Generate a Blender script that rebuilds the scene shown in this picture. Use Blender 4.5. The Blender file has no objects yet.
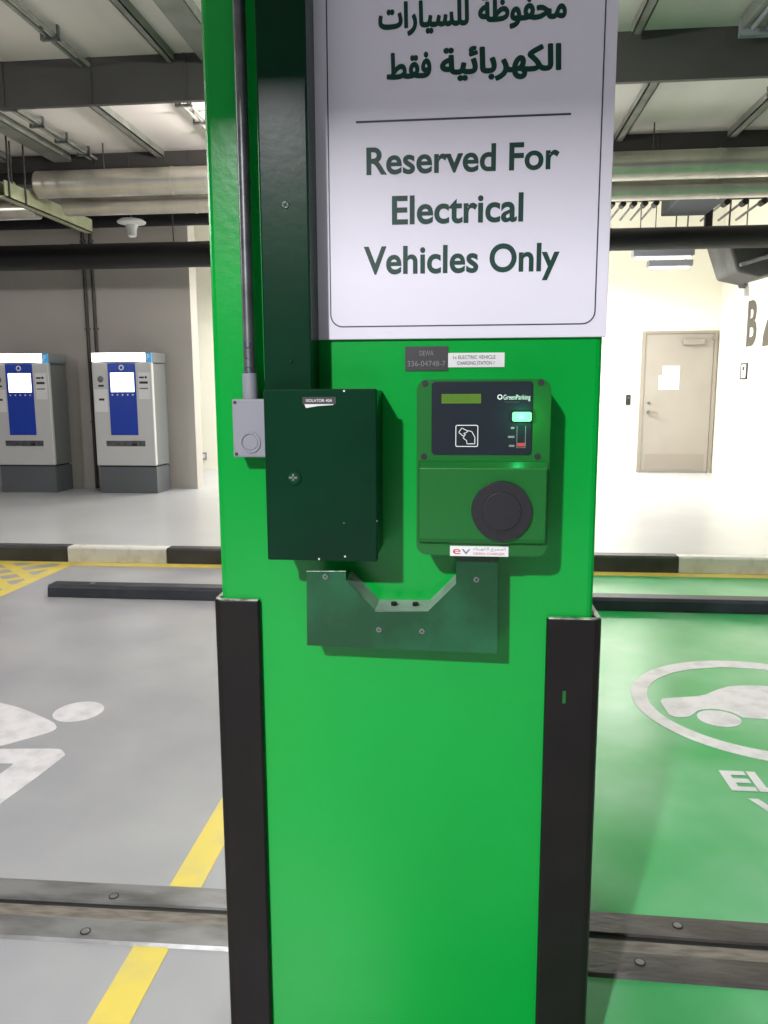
import bpy, bmesh, math, random
from mathutils import Matrix, Vector
random.seed(7)
scene = bpy.context.scene
COL = scene.collection

# ------------------------------------------------------------------ camera
F = 790.0; CX, CY = 384, 512; H = 1.42
yaw, pit, rol = math.radians(5.85), math.radians(8.8), math.radians(0.25)
cy, sy, cp, sp = math.cos(yaw), math.sin(yaw), math.cos(pit), math.sin(pit)
fwd = Vector((-sy*cp, cy*cp, -sp)); r0 = Vector((cy, sy, 0)); u0 = Vector((-sy*sp, cy*sp, cp))
rgt = r0*math.cos(rol) - u0*math.sin(rol); upv = r0*math.sin(rol) + u0*math.cos(rol)
EYE = Vector((0, 0, H))
def ray(x, y): return fwd + rgt*((x-CX)/F) - upv*((y-CY)/F)
def onY(x, y, Y):
    d = ray(x, y); return EYE + d*(Y/d.y)
def onZ(x, y, Z=0.0):
    d = ray(x, y); return EYE + d*((Z-H)/d.z)
def onX(x, y, X):
    d = ray(x, y); return EYE + d*(X/d.x)
cam = bpy.data.cameras.new('camera'); cam.sensor_fit = 'VERTICAL'; cam.sensor_height = 24; cam.lens = F/1024*24
cam.clip_start = 0.05; cam.clip_end = 100
camo = bpy.data.objects.new('camera', cam); COL.objects.link(camo)
camo.matrix_world = Matrix(((rgt.x, upv.x, -fwd.x, 0), (rgt.y, upv.y, -fwd.y, 0), (rgt.z, upv.z, -fwd.z, H), (0, 0, 0, 1)))
scene.camera = camo

# ------------------------------------------------------------------ materials
def lin(c):
    o = []
    for v in c:
        v /= 255.0
        o.append(v/12.92 if v <= .04045 else ((v+.055)/1.055)**2.4)
    return (*o, 1)
def mat(name, c, rough=.5, metal=0.0, c2=None, nscale=6.0, lo=.4, hi=.65, bump=0.0, bscale=60.0, coat=0.0, emit=None, estr=0.0, detail=6, rvar=0.0, stretch=None, c3=None, spec=None):
    m = bpy.data.materials.new(name); m.use_nodes = True
    nt = m.node_tree; b = nt.nodes['Principled BSDF']; N = nt.nodes.new; L = nt.links.new
    b.inputs['Base Color'].default_value = lin(c); b.inputs['Roughness'].default_value = rough
    b.inputs['Metallic'].default_value = metal; b.inputs['Coat Weight'].default_value = coat
    b.inputs['Coat Roughness'].default_value = .08
    if spec is not None: b.inputs['Specular IOR Level'].default_value = spec
    if emit:
        b.inputs['Emission Color'].default_value = lin(emit); b.inputs['Emission Strength'].default_value = estr
    tc = N('ShaderNodeTexCoord'); mp = N('ShaderNodeMapping'); L(tc.outputs['Object'], mp.inputs['Vector'])
    if stretch: mp.inputs['Scale'].default_value = stretch
    if c2:
        n = N('ShaderNodeTexNoise'); n.inputs['Scale'].default_value = nscale; n.inputs['Detail'].default_value = detail
        L(mp.outputs['Vector'], n.inputs['Vector'])
        r = N('ShaderNodeValToRGB'); r.color_ramp.elements[0].position = lo; r.color_ramp.elements[1].position = hi
        r.color_ramp.elements[0].color = lin(c); r.color_ramp.elements[1].color = lin(c2)
        L(n.outputs['Fac'], r.inputs['Fac']); out = r.outputs['Color']
        if c3:
            n2 = N('ShaderNodeTexNoise'); n2.inputs['Scale'].default_value = nscale*4.3; n2.inputs['Detail'].default_value = 8
            L(mp.outputs['Vector'], n2.inputs['Vector'])
            r2 = N('ShaderNodeValToRGB'); r2.color_ramp.elements[0].position = .5; r2.color_ramp.elements[1].position = .85
            r2.color_ramp.elements[0].color = (0,0,0,1); r2.color_ramp.elements[1].color = (1,1,1,1)
            L(n2.outputs['Fac'], r2.inputs['Fac'])
            mx = N('ShaderNodeMixRGB'); L(r2.outputs['Color'], mx.inputs['Fac']); L(out, mx.inputs['Color1'])
            mx.inputs['Color2'].default_value = lin(c3); out = mx.outputs['Color']
        L(out, b.inputs['Base Color'])
    if rvar:
        n = N('ShaderNodeTexNoise'); n.inputs['Scale'].default_value = 3.0; n.inputs['Detail'].default_value = 5
        L(mp.outputs['Vector'], n.inputs['Vector'])
        mr = N('ShaderNodeMapRange'); mr.inputs['To Min'].default_value = rough-rvar; mr.inputs['To Max'].default_value = rough+rvar
        mr.inputs['From Min'].default_value = .3; mr.inputs['From Max'].default_value = .7
        L(n.outputs['Fac'], mr.inputs['Value']); L(mr.outputs['Result'], b.inputs['Roughness'])
    if bump:
        n = N('ShaderNodeTexNoise'); n.inputs['Scale'].default_value = bscale; n.inputs['Detail'].default_value = 3
        L(mp.outputs['Vector'], n.inputs['Vector'])
        bp = N('ShaderNodeBump'); bp.inputs['Strength'].default_value = bump; bp.inputs['Distance'].default_value = .01
        L(n.outputs['Fac'], bp.inputs['Height']); L(bp.outputs['Normal'], b.inputs['Normal'])
    return m
M = dict(
 col=mat('column_green_paint', (1,158,58), .24, c2=(1,148,52), nscale=1.6, bump=.03, bscale=55, spec=.35),
 dkgreen=mat('dark_green_paint', (13,50,32), .24, c2=(11,43,28), nscale=5, bump=.012, bscale=60, spec=.1),
 bracket=mat('translucent_green_paint', (4,66,32), .24, c2=(20,92,54), nscale=9, lo=.42, hi=.7, bump=.05, bscale=60, spec=.4),
 flange=mat('bare_zinc', (168,184,174), .5, c2=(135,156,144), nscale=20),
 chg=mat('charger_green_plastic', (13,98,33), .3, bump=.03, bscale=200),
 panel=mat('charger_panel_film', (28,35,43), .3, spec=.35),
 blackp=mat('black_plastic', (34,34,38), .42, spec=.35),
 hole=mat('dark_hole', (8,10,8), .6),
 lcd=mat('lcd_glass', (84,120,40), .25),
 greyplas=mat('grey_plastic', (132,134,142), .5),
 galv=mat('galvanised_steel', (120,122,124), .35, .7, c2=(85,88,90), nscale=14),
 screw=mat('zinc_screw', (150,155,150), .3, .8),
 signw=mat('sign_white_laminate', (224,221,232), .33, spec=.35),
 signt=mat('sign_dark_green_ink', (10,60,48), .4, spec=.3),
 signl=mat('sign_line_ink', (50,60,66), .4),
 plateb=mat('black_engraved_plate', (44,44,46), .45),
 platet=mat('engraved_grey', (120,120,122), .5),
 white=mat('white_label', (225,225,225), .4),
 red=mat('red_ink', (190,60,55), .5),
 ink=mat('black_ink', (35,35,38), .5),
 tape=mat('torn_white_tape', (215,215,210), .5),
 rubber=mat('black_rubber_guard', (24,22,21), .45, c2=(28,25,24), nscale=9, spec=.2, bump=.05, bscale=90),
 guardend=mat('guard_paint_smear', (190,205,180), .5, c2=(60,60,50), nscale=40),
 floorg=mat('grey_epoxy_floor', (150,150,156), .32, c2=(170,170,172), nscale=1.6, lo=.3, hi=.7, detail=3, rvar=.04, bump=.03, bscale=14),
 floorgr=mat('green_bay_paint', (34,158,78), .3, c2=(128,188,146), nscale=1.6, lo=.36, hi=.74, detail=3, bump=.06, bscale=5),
 platf=mat('light_grey_epoxy', (186,187,190), .3, c2=(194,195,197), nscale=1.2),
 wpaint=mat('white_floor_paint', (218,215,219), .5, c2=(186,184,188), nscale=11, lo=.45, hi=.75),
 ypaint=mat('yellow_floor_paint', (226,204,92), .4, c2=(214,196,112), nscale=8, lo=.45, hi=.7),
 kerbd=mat('dark_kerb_paint', (62,62,62), .5, c2=(46,46,47), nscale=6, bump=.1, bscale=40),
 kerbw=mat('white_kerb_paint', (222,221,216), .5, c2=(196,190,176), nscale=8, lo=.5, hi=.75, bump=.1, bscale=40),
 joint=mat('joint_steel', (138,138,138), .35, .3, c2=(78,76,74), nscale=4, lo=.42, hi=.72, detail=4, stretch=(1,3,1), bump=.1, bscale=30),
 jcentre=mat('joint_infill', (124,116,106), .6, c2=(88,82,76), nscale=12, stretch=(1,5,1)),
 jointd=mat('joint_steel_dirty_shaded', (62,58,55), .45, c2=(92,88,84), nscale=5, lo=.45, hi=.75, detail=5, stretch=(1,3,1), bump=.15, bscale=25),  # dark tone holds real dirt plus some shade put into the colour
 stop=mat('wheel_stop_rubber', (38,41,50), .5, c2=(48,51,58), nscale=8),
 walll=mat('grey_white_wall', (176,171,165), .7, c2=(168,163,157), nscale=.8),
 wallw=mat('cream_wall', (244,242,226), .6),
 ceil=mat('ceiling_panel', (218,211,206), .5, 0, c2=(200,194,190), nscale=1.6, stretch=(1,.2,1), bump=.03, bscale=4),
 beam=mat('grey_beam_paint', (62,60,58), .6, c2=(57,55,53), nscale=2),
 joist=mat('grey_green_joist', (124,126,118), .5, c2=(104,106,98), nscale=5),
 foil=mat('duct_cladding', (196,192,180), .3, .75, c2=(182,178,168), nscale=2, stretch=(3,1,1)),
 blackpipe=mat('black_insulation', (17,17,18), .6),
 greyduct=mat('grey_wrapped_duct', (72,72,72), .7, c2=(50,50,50), nscale=4, bump=.15, bscale=14),
 blueduct=mat('blue_grey_duct', (52,58,66), .6),
 olive=mat('olive_tray_paint', (146,148,118), .55, c2=(130,134,104), nscale=5),
 kioskf=mat('kiosk_silver', (200,200,200), .4),
 kiosks=mat('kiosk_side_grey', (120,124,124), .5),
 kioskb=mat('kiosk_plinth_grey', (92,96,100), .5),
 kblue=mat('kiosk_blue', (20,60,170), .35),
 klight=mat('kiosk_light_panel', (250,248,245), .4, emit=(255,246,238), estr=5.0),
 kscreen=mat('kiosk_screen', (240,245,250), .3, emit=(240,246,255), estr=2.2),
 ptag=mat('parking_tag_blue', (60,150,200), .4, emit=(50,150,210), estr=.5),
 door=mat('door_steel_paint', (160,154,146), .45, c2=(156,149,140), nscale=2),
 frame=mat('door_frame_paint', (150,142,132), .5),
 led=mat('green_led', (10,90,50), .3, emit=(150,255,195), estr=1.25),
 marker=mat('blue_marker', (40,40,90), .5),
 letter=mat('grey_wall_letter', (80,75,68), .6),
 tube=mat('fluorescent_tube', (250,250,245), .4, emit=(255,252,240), estr=2.5),
)

# ------------------------------------------------------------------ mesh helpers
def wl(o):
    v = Vector((0, 0, 0))
    while o is not None: v = v + o.location; o = o.parent
    return v
def thing(name, label, cat, loc=(0,0,0), group=None):
    o = bpy.data.objects.new(name, None); COL.objects.link(o); o.empty_display_size = .05
    o.location = loc; tag(o, label, cat, group); return o
def tag(o, label, cat, group=None):
    o['label'] = label; o['category'] = cat
    if group: o['group'] = group
    return o
class BM:
    """collects shapes for ONE mesh object"""
    def __init__(s): s.bm = bmesh.new()
    def box(s, x0, x1, y0, y1, z0, z1, rot=None):
        g = bmesh.ops.create_cube(s.bm, size=1.0)['verts']
        bmesh.ops.scale(s.bm, vec=(x1-x0, y1-y0, z1-z0), verts=g)
        if rot: bmesh.ops.rotate(s.bm, verts=g, cent=(0,0,0), matrix=rot)
        bmesh.ops.translate(s.bm, vec=((x0+x1)/2, (y0+y1)/2, (z0+z1)/2), verts=g); return s
    def cyl(s, p0, p1, r, r2=None, n=24):
        p0, p1 = Vector(p0), Vector(p1); d = p1-p0
        g = bmesh.ops.create_cone(s.bm, cap_ends=True, segments=n, radius1=r, radius2=r if r2 is None else r2, depth=d.length)['verts']
        bmesh.ops.rotate(s.bm, verts=g, cent=(0,0,0), matrix=d.to_track_quat('Z','Y').to_matrix())
        bmesh.ops.translate(s.bm, vec=(p0+p1)/2, verts=g); return s
    def prism(s, pts, vec):
        """polygon of 3D points extruded along vec"""
        a = [s.bm.verts.new(p) for p in pts]; b = [s.bm.verts.new(Vector(p)+Vector(vec)) for p in pts]
        n = len(pts)
        s.bm.faces.new(a); s.bm.faces.new(b[::-1])
        for i in range(n): s.bm.faces.new((a[i], b[i], b[(i+1)%n], a[(i+1)%n]))
        return s
    def ring(s, pts_out, pts_in, vec):
        v = Vector(vec)
        A = [s.bm.verts.new(p) for p in pts_out]; B = [s.bm.verts.new(p) for p in pts_in]
        C_ = [s.bm.verts.new(Vector(p)+v) for p in pts_out]; D = [s.bm.verts.new(Vector(p)+v) for p in pts_in]
        n = len(A)
        for i in range(n):
            j = (i+1) % n
            s.bm.faces.new((A[i],A[j],B[j],B[i])); s.bm.faces.new((C_[i],D[i],D[j],C_[j]))
            s.bm.faces.new((A[i],C_[i],C_[j],A[j])); s.bm.faces.new((B[i],B[j],D[j],D[i]))
        return s
    def lathe(s, prof, cx_, cy_, n=32):
        rows = []
        for r, z in prof:
            rows.append([s.bm.verts.new((cx_+r*math.cos(2*math.pi*i/n), cy_+r*math.sin(2*math.pi*i/n), z)) for i in range(n)])
        for a, b in zip(rows, rows[1:]):
            for i in range(n): s.bm.faces.new((a[i], a[(i+1)%n], b[(i+1)%n], b[i]))
        s.bm.faces.new(rows[0][::-1]); s.bm.faces.new(rows[-1]); return s
    def build(s, name, m, parent=None, bevel=0, seg=2, smooth=False, loc=None, label=None, recalc=True):
        bm = s.bm
        if recalc: bmesh.ops.recalc_face_normals(bm, faces=bm.faces[:])
        me = bpy.data.meshes.new(name)
        if parent is not None and loc is None: org = wl(parent)
        elif loc is not None: org = Vector(loc)
        else:
            vs = [v.co for v in bm.verts]
            org = Vector(((min(v.x for v in vs)+max(v.x for v in vs))/2, (min(v.y for v in vs)+max(v.y for v in vs))/2, min(v.z for v in vs)))
        bmesh.ops.translate(bm, vec=-org, verts=bm.verts[:])
        bm.to_mesh(me); bm.free()
        o = bpy.data.objects.new(name, me); COL.objects.link(o)
        if parent is None: o.location = org
        else:
            o.parent = parent; o.location = org-wl(parent)
        me.materials.append(m)
        if smooth:
            for p in me.polygons: p.use_smooth = True
            md = o.modifiers.new('n', 'EDGE_SPLIT'); md.split_angle = math.radians(40)
        if bevel:
            md = o.modifiers.new('bevel', 'BEVEL'); md.width = bevel; md.segments = seg; md.limit_method = 'ANGLE'; md.angle_limit = math.radians(40)
        if label: o['label'] = label
        return o
def box(x0, x1, y0, y1, z0, z1): return BM().box(x0, x1, y0, y1, z0, z1)
def struct(o): o['kind'] = 'structure'; return o
def rrect(x0, x1, z0, z1, r, n=6):
    pts = []
    for cx_, cz_, a0 in ((x1-r, z1-r, 0), (x0+r, z1-r, 90), (x0+r, z0+r, 180), (x1-r, z0+r, 270)):
        for i in range(n+1):
            a = math.radians(a0+90*i/n); pts.append((cx_+r*math.cos(a), cz_+r*math.sin(a)))
    return pts
def xz(pts, y): return [(p[0], y, p[1]) for p in pts]

# ------------------------------------------------------------------ lettering
DEPS = bpy.context.evaluated_depsgraph_get
def flat_mesh(cu):
    o = bpy.data.objects.new('tmp', cu); COL.objects.link(o); bpy.context.view_layer.update()
    me = bpy.data.meshes.new_from_object(o.evaluated_get(DEPS())); bpy.data.objects.remove(o); return me
def text_mesh(body, offset=0.0):
    """list of (verts, faces) of latin lettering at size 1"""
    cu = bpy.data.curves.new('tmp', 'FONT'); cu.body = body; cu.offset = offset; cu.resolution_u = 6
    me = flat_mesh(cu); return [([v.co.copy() for v in me.vertices], [tuple(p.vertices) for p in me.polygons])]
def spline_poly(sp, n=8):
    pts = []; bz = sp.bezier_points; k = len(bz)
    from mathutils.geometry import interpolate_bezier
    for i in range(k):
        a, b = bz[i], bz[(i+1) % k]
        pts += interpolate_bezier(a.co, a.handle_right, b.handle_left, b.co, n)[:-1]
    return pts
def area(p): return sum(p[i].x*p[(i+1) % len(p)].y-p[(i+1) % len(p)].x*p[i].y for i in range(len(p)))/2
def inside(q, p):
    c = False; j = len(p)-1
    for i in range(len(p)):
        if (p[i].y > q.y) != (p[j].y > q.y) and q.x < (p[j].x-p[i].x)*(q.y-p[i].y)/(p[j].y-p[i].y)+p[i].x: c = not c
        j = i
    return c
def arabic_mesh(body, offset):
    """every stroke outline is filled on its own so overlapping strokes unite"""
    cu = bpy.data.curves.new('tmp', 'FONT'); cu.body = body
    o = bpy.data.objects.new('tmp', cu); COL.objects.link(o); bpy.context.view_layer.update()
    ev = o.evaluated_get(DEPS()); c2 = ev.to_curve(DEPS(), apply_modifiers=False)
    polys = [spline_poly(s) for s in c2.splines if len(s.bezier_points) > 2]
    ev.to_curve_clear(); bpy.data.objects.remove(o)
    from mathutils.geometry import delaunay_2d_cdt
    vin, ein = [], []
    for p in polys:
        k0 = len(vin); vin += [Vector((v.x, v.y)) for v in p]
        ein += [(k0+i, k0+(i+1) % len(p)) for i in range(len(p))]
    vo, eo, fo = delaunay_2d_cdt(vin, ein, [], 0, 1e-6)[:3]
    def winding(q):
        w_ = 0
        for p in polys:
            for i in range(len(p)):
                a_, b_ = p[i-1], p[i]
                if (a_.y > q.y) != (b_.y > q.y) and q.x < (b_.x-a_.x)*(q.y-a_.y)/(b_.y-a_.y)+a_.x: w_ += 1 if b_.y > a_.y else -1
        return w_
    keep = [tuple(f) for f in fo if winding(sum((vo[k] for k in f), Vector((0, 0)))/len(f)) != 0]
    res = [([Vector((v.x, v.y, 0)) for v in vo], keep)]
    if offset:      # a pen of the given half width runs along every outline
        for lp in polys:
            vs_, fs_ = [], []
            for k in range(len(lp)):
                p0, p1 = lp[k].copy(), lp[(k+1) % len(lp)].copy(); p0.z = p1.z = 0
                d_ = p1-p0
                if d_.length < 1e-5: continue
                d_.normalize(); n_ = Vector((-d_.y, d_.x, 0))*offset; e_ = d_*offset*.55
                zz = Vector((0, 0, .00005+(k % 120)*.0000015)); c0 = len(vs_)
                pts = [p0-n_-e_*.4, p0-n_*.55-e_*1.5, p0+n_*.55-e_*1.5, p0+n_-e_*.4, p1+n_+e_*.4, p1+n_*.55+e_*1.5, p1-n_*.55+e_*1.5, p1-n_+e_*.4]
                vs_ += [p_+zz for p_ in pts]; fs_.append(tuple(range(c0, c0+8)))
            res.append((vs_, fs_))
    return res
def bounds(parts):
    xs = [v.x for vs, _ in parts for v in vs]; ys = [v.y for vs, _ in parts for v in vs]
    return min(xs), max(xs), min(ys), max(ys)
CAP = bounds(text_mesh('H'))[3]
def place_text(parts, fn, name, m, parent, label=None):
    """fn maps flat lettering coordinates to the world"""
    bm = bmesh.new()
    for vs, fs in parts:
        w = [bm.verts.new(Vector(fn(v.x, v.y))+Vector((0, -v.z, 0))) for v in vs]
        for f in fs:
            try: bm.faces.new([w[i] for i in f])
            except ValueError: pass
    b = BM(); b.bm.free(); b.bm = bm
    return b.build(name, m, parent, recalc=False, label=label)
def front_text(body, x0, x1, zb, cap, y, name, m, parent, offset=.02, parts=None, slope=0.0):
    P = parts or text_mesh(body, offset); a, b_, c, d = bounds(P)
    sx = (x1-x0)/(b_-a); sz = cap/CAP
    return place_text(P, lambda u, v: (x0+(u-a)*sx, y, zb+v*sz+slope*(u-a)*sx), name, m, parent)

# ================================================================== SETTING
YF = 1.43                                   # front face of the column
CXL, CXR, CYB = -0.461, 0.237, 2.40
XB = -0.15                                  # line where the grey bay floor meets the green bay floor
struct(box(-12, XB, .9, 6.2, -.1, 0).build('floor', M['floorg'], loc=(0,0,0)))
struct(box(-12, 9, -8, .9, -.1, 0).build('floor', M['floorg'], loc=(0,0,0)))
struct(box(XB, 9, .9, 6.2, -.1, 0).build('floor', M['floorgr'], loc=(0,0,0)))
struct(box(-12, 9, 6.32, 13.5, -.1, .13).build('floor', M['platf'], loc=(0,0,0)))
CZ = 3.52
struct(box(-12, 9, -8, 7.35, CZ, CZ+.12).build('ceiling', M['ceil'], loc=(0,0,CZ)))
struct(box(-12, 9, 7.35, 13.5, 4.6, 4.72).build('ceiling', M['ceil'], loc=(0,0,4.6)))
WLX = -3.516
struct(box(-12, WLX, 10.1, 10.35, .13, 4.6).build('wall_left', M['walll'], loc=(0,0,0)))
struct(box(-12, 4.05, 12.65, 12.9, .13, 4.6).build('wall_back', M['wallw'], loc=(0,0,0)))
struct(box(3.8, 4.05, 8.2, 12.65, .13, 4.6).build('wall_right', M['wallw'], loc=(0,0,0)))
struct(box(-12, 9, 7.28, 7.42, 3.3, 4.6).build('wall_bulkhead', M['beam'], loc=(0,0,0)))

# door in the back wall
d = thing('door_1', 'beige steel door in the white back wall', 'door', (3.25, 12.65, .13)); struct(d)
DX0, DX1, DZ1 = 2.72, 3.73, 2.24
BM().box(DX0-.05, DX0, 12.6, 12.66, .13, DZ1+.04).box(DX1, DX1+.05, 12.6, 12.66, .13, DZ1+.04).box(DX0, DX1, 12.6, 12.66, DZ1, DZ1+.04).build('door_frame', M['frame'], d)
lf = box(DX0+.004, DX1-.004, 12.615, 12.65, .14, DZ1-.003).build('door_leaf', M['door'], d, bevel=.004)
box(DX0+.06, DX1-.06, 12.610, 12.616, .17, .42).build('kick_plate', M['frame'], lf)
h = BM().cyl((DX0+.09, 12.615, 1.06), (DX0+.09, 12.55, 1.06), .012).box(DX0+.075, DX0+.21, 12.54, 12.56, 1.05, 1.07).cyl((DX0+.09, 12.615, 1.06), (DX0+.09, 12.605, 1.06), .028)
h.build('door_handle', M['screw'], lf)
BM().cyl((DX0+.09, 12.616, 1.2), (DX0+.09, 12.6, 1.2), .022).build('lock_cylinder', M['galv'], lf)
cl = box(3.27, 3.58, 12.54, 12.615, 2.07, 2.15).build('door_closer', M['frame'], lf, bevel=.01)
BM().box(3.50, 3.73, 12.55, 12.57, 2.16, 2.175).box(3.70, 3.72, 12.56, 12.62, 2.14, 2.2).build('closer_arm', M['frame'], lf)
tag(BM().box(2.99, 3.245, 12.608, 12.613, 1.4, 1.76).box(2.94, 3.01, 12.6075, 12.6125, 1.4, 1.62).build('paper_notice', M['white']), 'white paper notices taped on the beige steel door', 'notice')
# small items on the recess walls
p = thing('card_reader', 'small black card reader on the white wall left of the beige door', 'card reader', (2.50, 12.65, 1.17))
box(2.465, 2.535, 12.61, 12.65, 1.17, 1.33).build('housing', M['ink'], p, bevel=.008)
box(2.485, 2.515, 12.607, 12.611, 1.27, 1.30).build('indicator', M['galv'], p)
def wall_yz(y, z): return (3.79, y, z)
P = text_mesh('B', .03); a, b_, c, dd = bounds(P)
place_text(P, lambda u, v: (3.793, 11.43-(u-a)/(b_-a)*.37, 2.0+v/dd*.58), 'wall_letter', M['letter'], None)
lt = bpy.data.objects['wall_letter']; tag(lt, 'large grey letter B painted on the white right wall', 'letter')
mk = BM().prism([(3.793, 10.82, 2.08), (3.793, 10.70, 2.28), (3.793, 10.4, 2.28), (3.793, 10.4, 1.95), (3.793, 10.82, 1.95)], (.006, 0, 0))
tag(mk.build('wall_symbol', M['letter']), 'large grey painted mark just right of the wall letter, cut by the frame', 'marking')
p = thing('wall_switch', 'narrow framed switch plate under the letter on the right wall', 'switch', (3.8, 11.42, 1.53))
yz = lambda y0, y1, z0, z1, x: [(x, y0, z0), (x, y1, z0), (x, y1, z1), (x, y0, z1)]
BM().ring(yz(11.55, 11.30, 1.54, 1.76, 3.78), yz(11.52, 11.33, 1.56, 1.74, 3.78), (.02, 0, 0)).build('switch_frame', M['beam'], p)
box(3.785, 3.80, 11.33, 11.52, 1.56, 1.74).build('switch_plate', M['white'], p)
box(3.78, 3.786, 11.39, 11.46, 1.66, 1.71).build('rocker', M['beam'], p)
# fittings on the bright wall beyond the kiosks
q = onY(204, 456, 12.65)
p = thing('wall_socket', 'small pale socket on the bright wall right of the kiosks', 'socket', (q.x, 12.65, q.z))
box(q.x-.05, q.x+.05, 12.62, 12.65, q.z-.06, q.z+.06).build('back_box', M['greyplas'], p, bevel=.006)
box(q.x-.03, q.x+.03, 12.615, 12.622, q.z-.035, q.z+.035).build('socket_face', M['white'], p)

# conduits on the left wall behind the kiosks
for px, s in ((85.5, 'left'), (93.5, 'right')):
    X = onY(px, 300, 10.07).x
    t = thing('wall_conduit', 'thin dark vertical conduit on the grey wall, %s one of the close pair' % s, 'conduit', (X, 10.08, .13))
    BM().cyl((X, 10.08, .13), (X, 10.08, 4.2), .022, n=12).build('pipe', M['beam'], t, smooth=True)
    for z in (1.0, 2.2, 3.3): box(X-.035, X+.035, 10.075, 10.1, z, z+.03).build('pipe_clip', M['galv'], t)

# ================================================================== CEILING
def cbeam(y, z0, lab, w=.035):
    t = thing('ceiling_beam', lab, 'beam', (0, y, z0))
    box(-9, 8, y, y+.02, z0, CZ).build('web', M['beam'], t)
    box(-9, 8, y-.0, y+w, z0-.012, z0).build('flange', M['beam'], t)
    if y > 4:
        for px in (2, 90, 185):
            X = onY(px, 80, y).x
            box(X-.008, X+.008, y-.006, y, z0, CZ).build('web_seam', M['beam'], t)
    return t
cbeam(5.2, 3.25, 'dark grey deep ceiling beam crossing above the parking bays')
cbeam(7.18, 3.4, 'dark shallow ceiling beam just in front of the silver ducts')
cbeam(-2.17, 3.153, 'dark grey ceiling beam added unseen behind the viewer to shade the column top')  # unseen beam added to keep lamp light off the column top
def rail(x, w, y0, y1, z, lab, kind='joist', clamps=0, h=.07):
    t = thing('ceiling_joist' if kind == 'joist' else 'ceiling_conduit', lab, kind, (x, y0, z))
    if kind == 'joist':
        BM().box(x-w/2, x+w/2, y0, y1, z, z+.008).box(x-w/2, x-w/2+.008, y0, y1, z, CZ).box(x+w/2-.008, x+w/2, y0, y1, z, CZ).build('channel', M['joist'], t)
    else:
        for dx in (-w/2, w/2):
            BM().cyl((x+dx, y0, z+.03), (x+dx, y1, z+.03), .013, n=10).build('pipe', M['joist'], t, smooth=True)
    n = clamps
    for i in range(n):
        y = y0+(y1-y0)*(i+.5)/n
        BM().box(x-w/2-.03, x+w/2+.03, y-.015, y+.015, z+.0, z+.012).box(x-w/2-.03, x-w/2-.02, y-.012, y+.012, z, CZ).box(x+w/2+.02, x+w/2+.03, y-.012, y+.012, z, CZ).build('clamp', M['galv'], t)
    return t
rail(-2.43, .05, 2.6, 5.18, 3.44, 'thin conduit pair with dark clamps on the near ceiling, leftmost before the deep beam', 'conduit', 3)
rail(-1.87, .05, 2.6, 5.18, 3.46, 'grey narrow ceiling joist before the deep beam, left of the wide one')
rail(-1.58, .16, 2.6, 5.18, 3.45, 'wide grey ceiling joist before the deep beam, beside the green column')
rail(-2.71, .07, 5.26, 7.16, 3.46, 'dark grey joist between the two ceiling beams over the yellow duct')
rail(-3.33, .05, 5.26, 7.16, 3.44, 'conduit pair with clamps running between the ceiling beams on the left', 'conduit', 5)
rail(-3.62, .16, 5.26, 7.16, 3.45, 'broad grey joist between the ceiling beams beside the clamped conduit pair')
rail(-4.15, .10, 5.26, 7.16, 3.46, 'grey joist at the far left edge between the ceiling beams')
rail(-2.02, .06, 5.26, 7.16, 3.42, 'conduit pair with brackets against the left edge of the green column', 'conduit', 5)
rail(1.25, .07, 5.26, 7.16, 3.46, 'pale grey joist right of the column between the ceiling beams')
rail(2.16, .07, 5.26, 7.16, 3.46, 'pale joist with a small bracket at the right edge between the ceiling beams', clamps=1)
t = rail(.97, .06, 3.4, 5.1, 3.46, 'short grey channel hung on the near ceiling right of the sign', clamps=1)
# lamp batten at upper right
t = thing('light_batten', 'long unlit grey strip light fitting on the near ceiling at upper right', 'light fitting', (1.6, 3.4, 3.36))
box(1.54, 1.72, 3.2, 5.05, 3.44, CZ+.002).build('housing', M['joist'], t, bevel=.01)
BM().cyl((1.59, 3.25, 3.425), (1.59, 5.0, 3.425), .013, n=12).build('lamp_tube', M['greyplas'], t, smooth=True)
BM().cyl((1.67, 3.25, 3.425), (1.67, 5.0, 3.425), .013, n=12).build('lamp_tube', M['greyplas'], t, smooth=True)
box(1.54, 1.72, 5.05, 5.1, 3.41, 3.51).build('end_cap', M['greyplas'], t)
# silver ducts
def duct(y, z, r, x0, x1, lab, name='air_duct', m='foil', seams=True):
    t = thing(name, lab, 'duct', (x0, y, z-r))
    BM().cyl((x0, y, z), (x1, y, z), r, n=40).build('duct_shell', M[m], t, smooth=True)
    BM().cyl((x0-.004, y, z), (x0+.05, y, z), r*.93, n=32).build('end_collar', M['blackpipe'], t, smooth=True)
    for hx in [x0+.6+2.3*i for i in range(int((x1-x0)/2.3)+1)]:
        if hx < x1 and not (z < 3.1 and False): BM().cyl((hx, y, z+r-.01), (hx, y, CZ+.01 if y < 7.3 else 4.6), .006, n=8).build('hanger_rod', M['beam'], t)
    if seams:
        x = x0+1.2
        while x < x1:
            BM().cyl((x, y, z), (x+.02, y, z), r+.004, n=40).build('seam_band', M[m], t, smooth=True); x += 1.5
    return t
duct(6.9, 3.195, .112, -3.72, 7.5, 'silver round duct below the ceiling, nearer and higher of the two')
duct(7.28-.1, 3.075, .085, -3.62, 7.5, 'silver round duct below the ceiling, lower and farther of the two')
duct(6.9, 3.16, .07, -8, -3.95, 'short silver pipe at the left edge, upper of two beside the olive tray', seams=False)
duct(7.2, 3.06, .085, -8, -3.9, 'short silver pipe at the left edge, lower of two beside the olive tray', seams=False)
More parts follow.
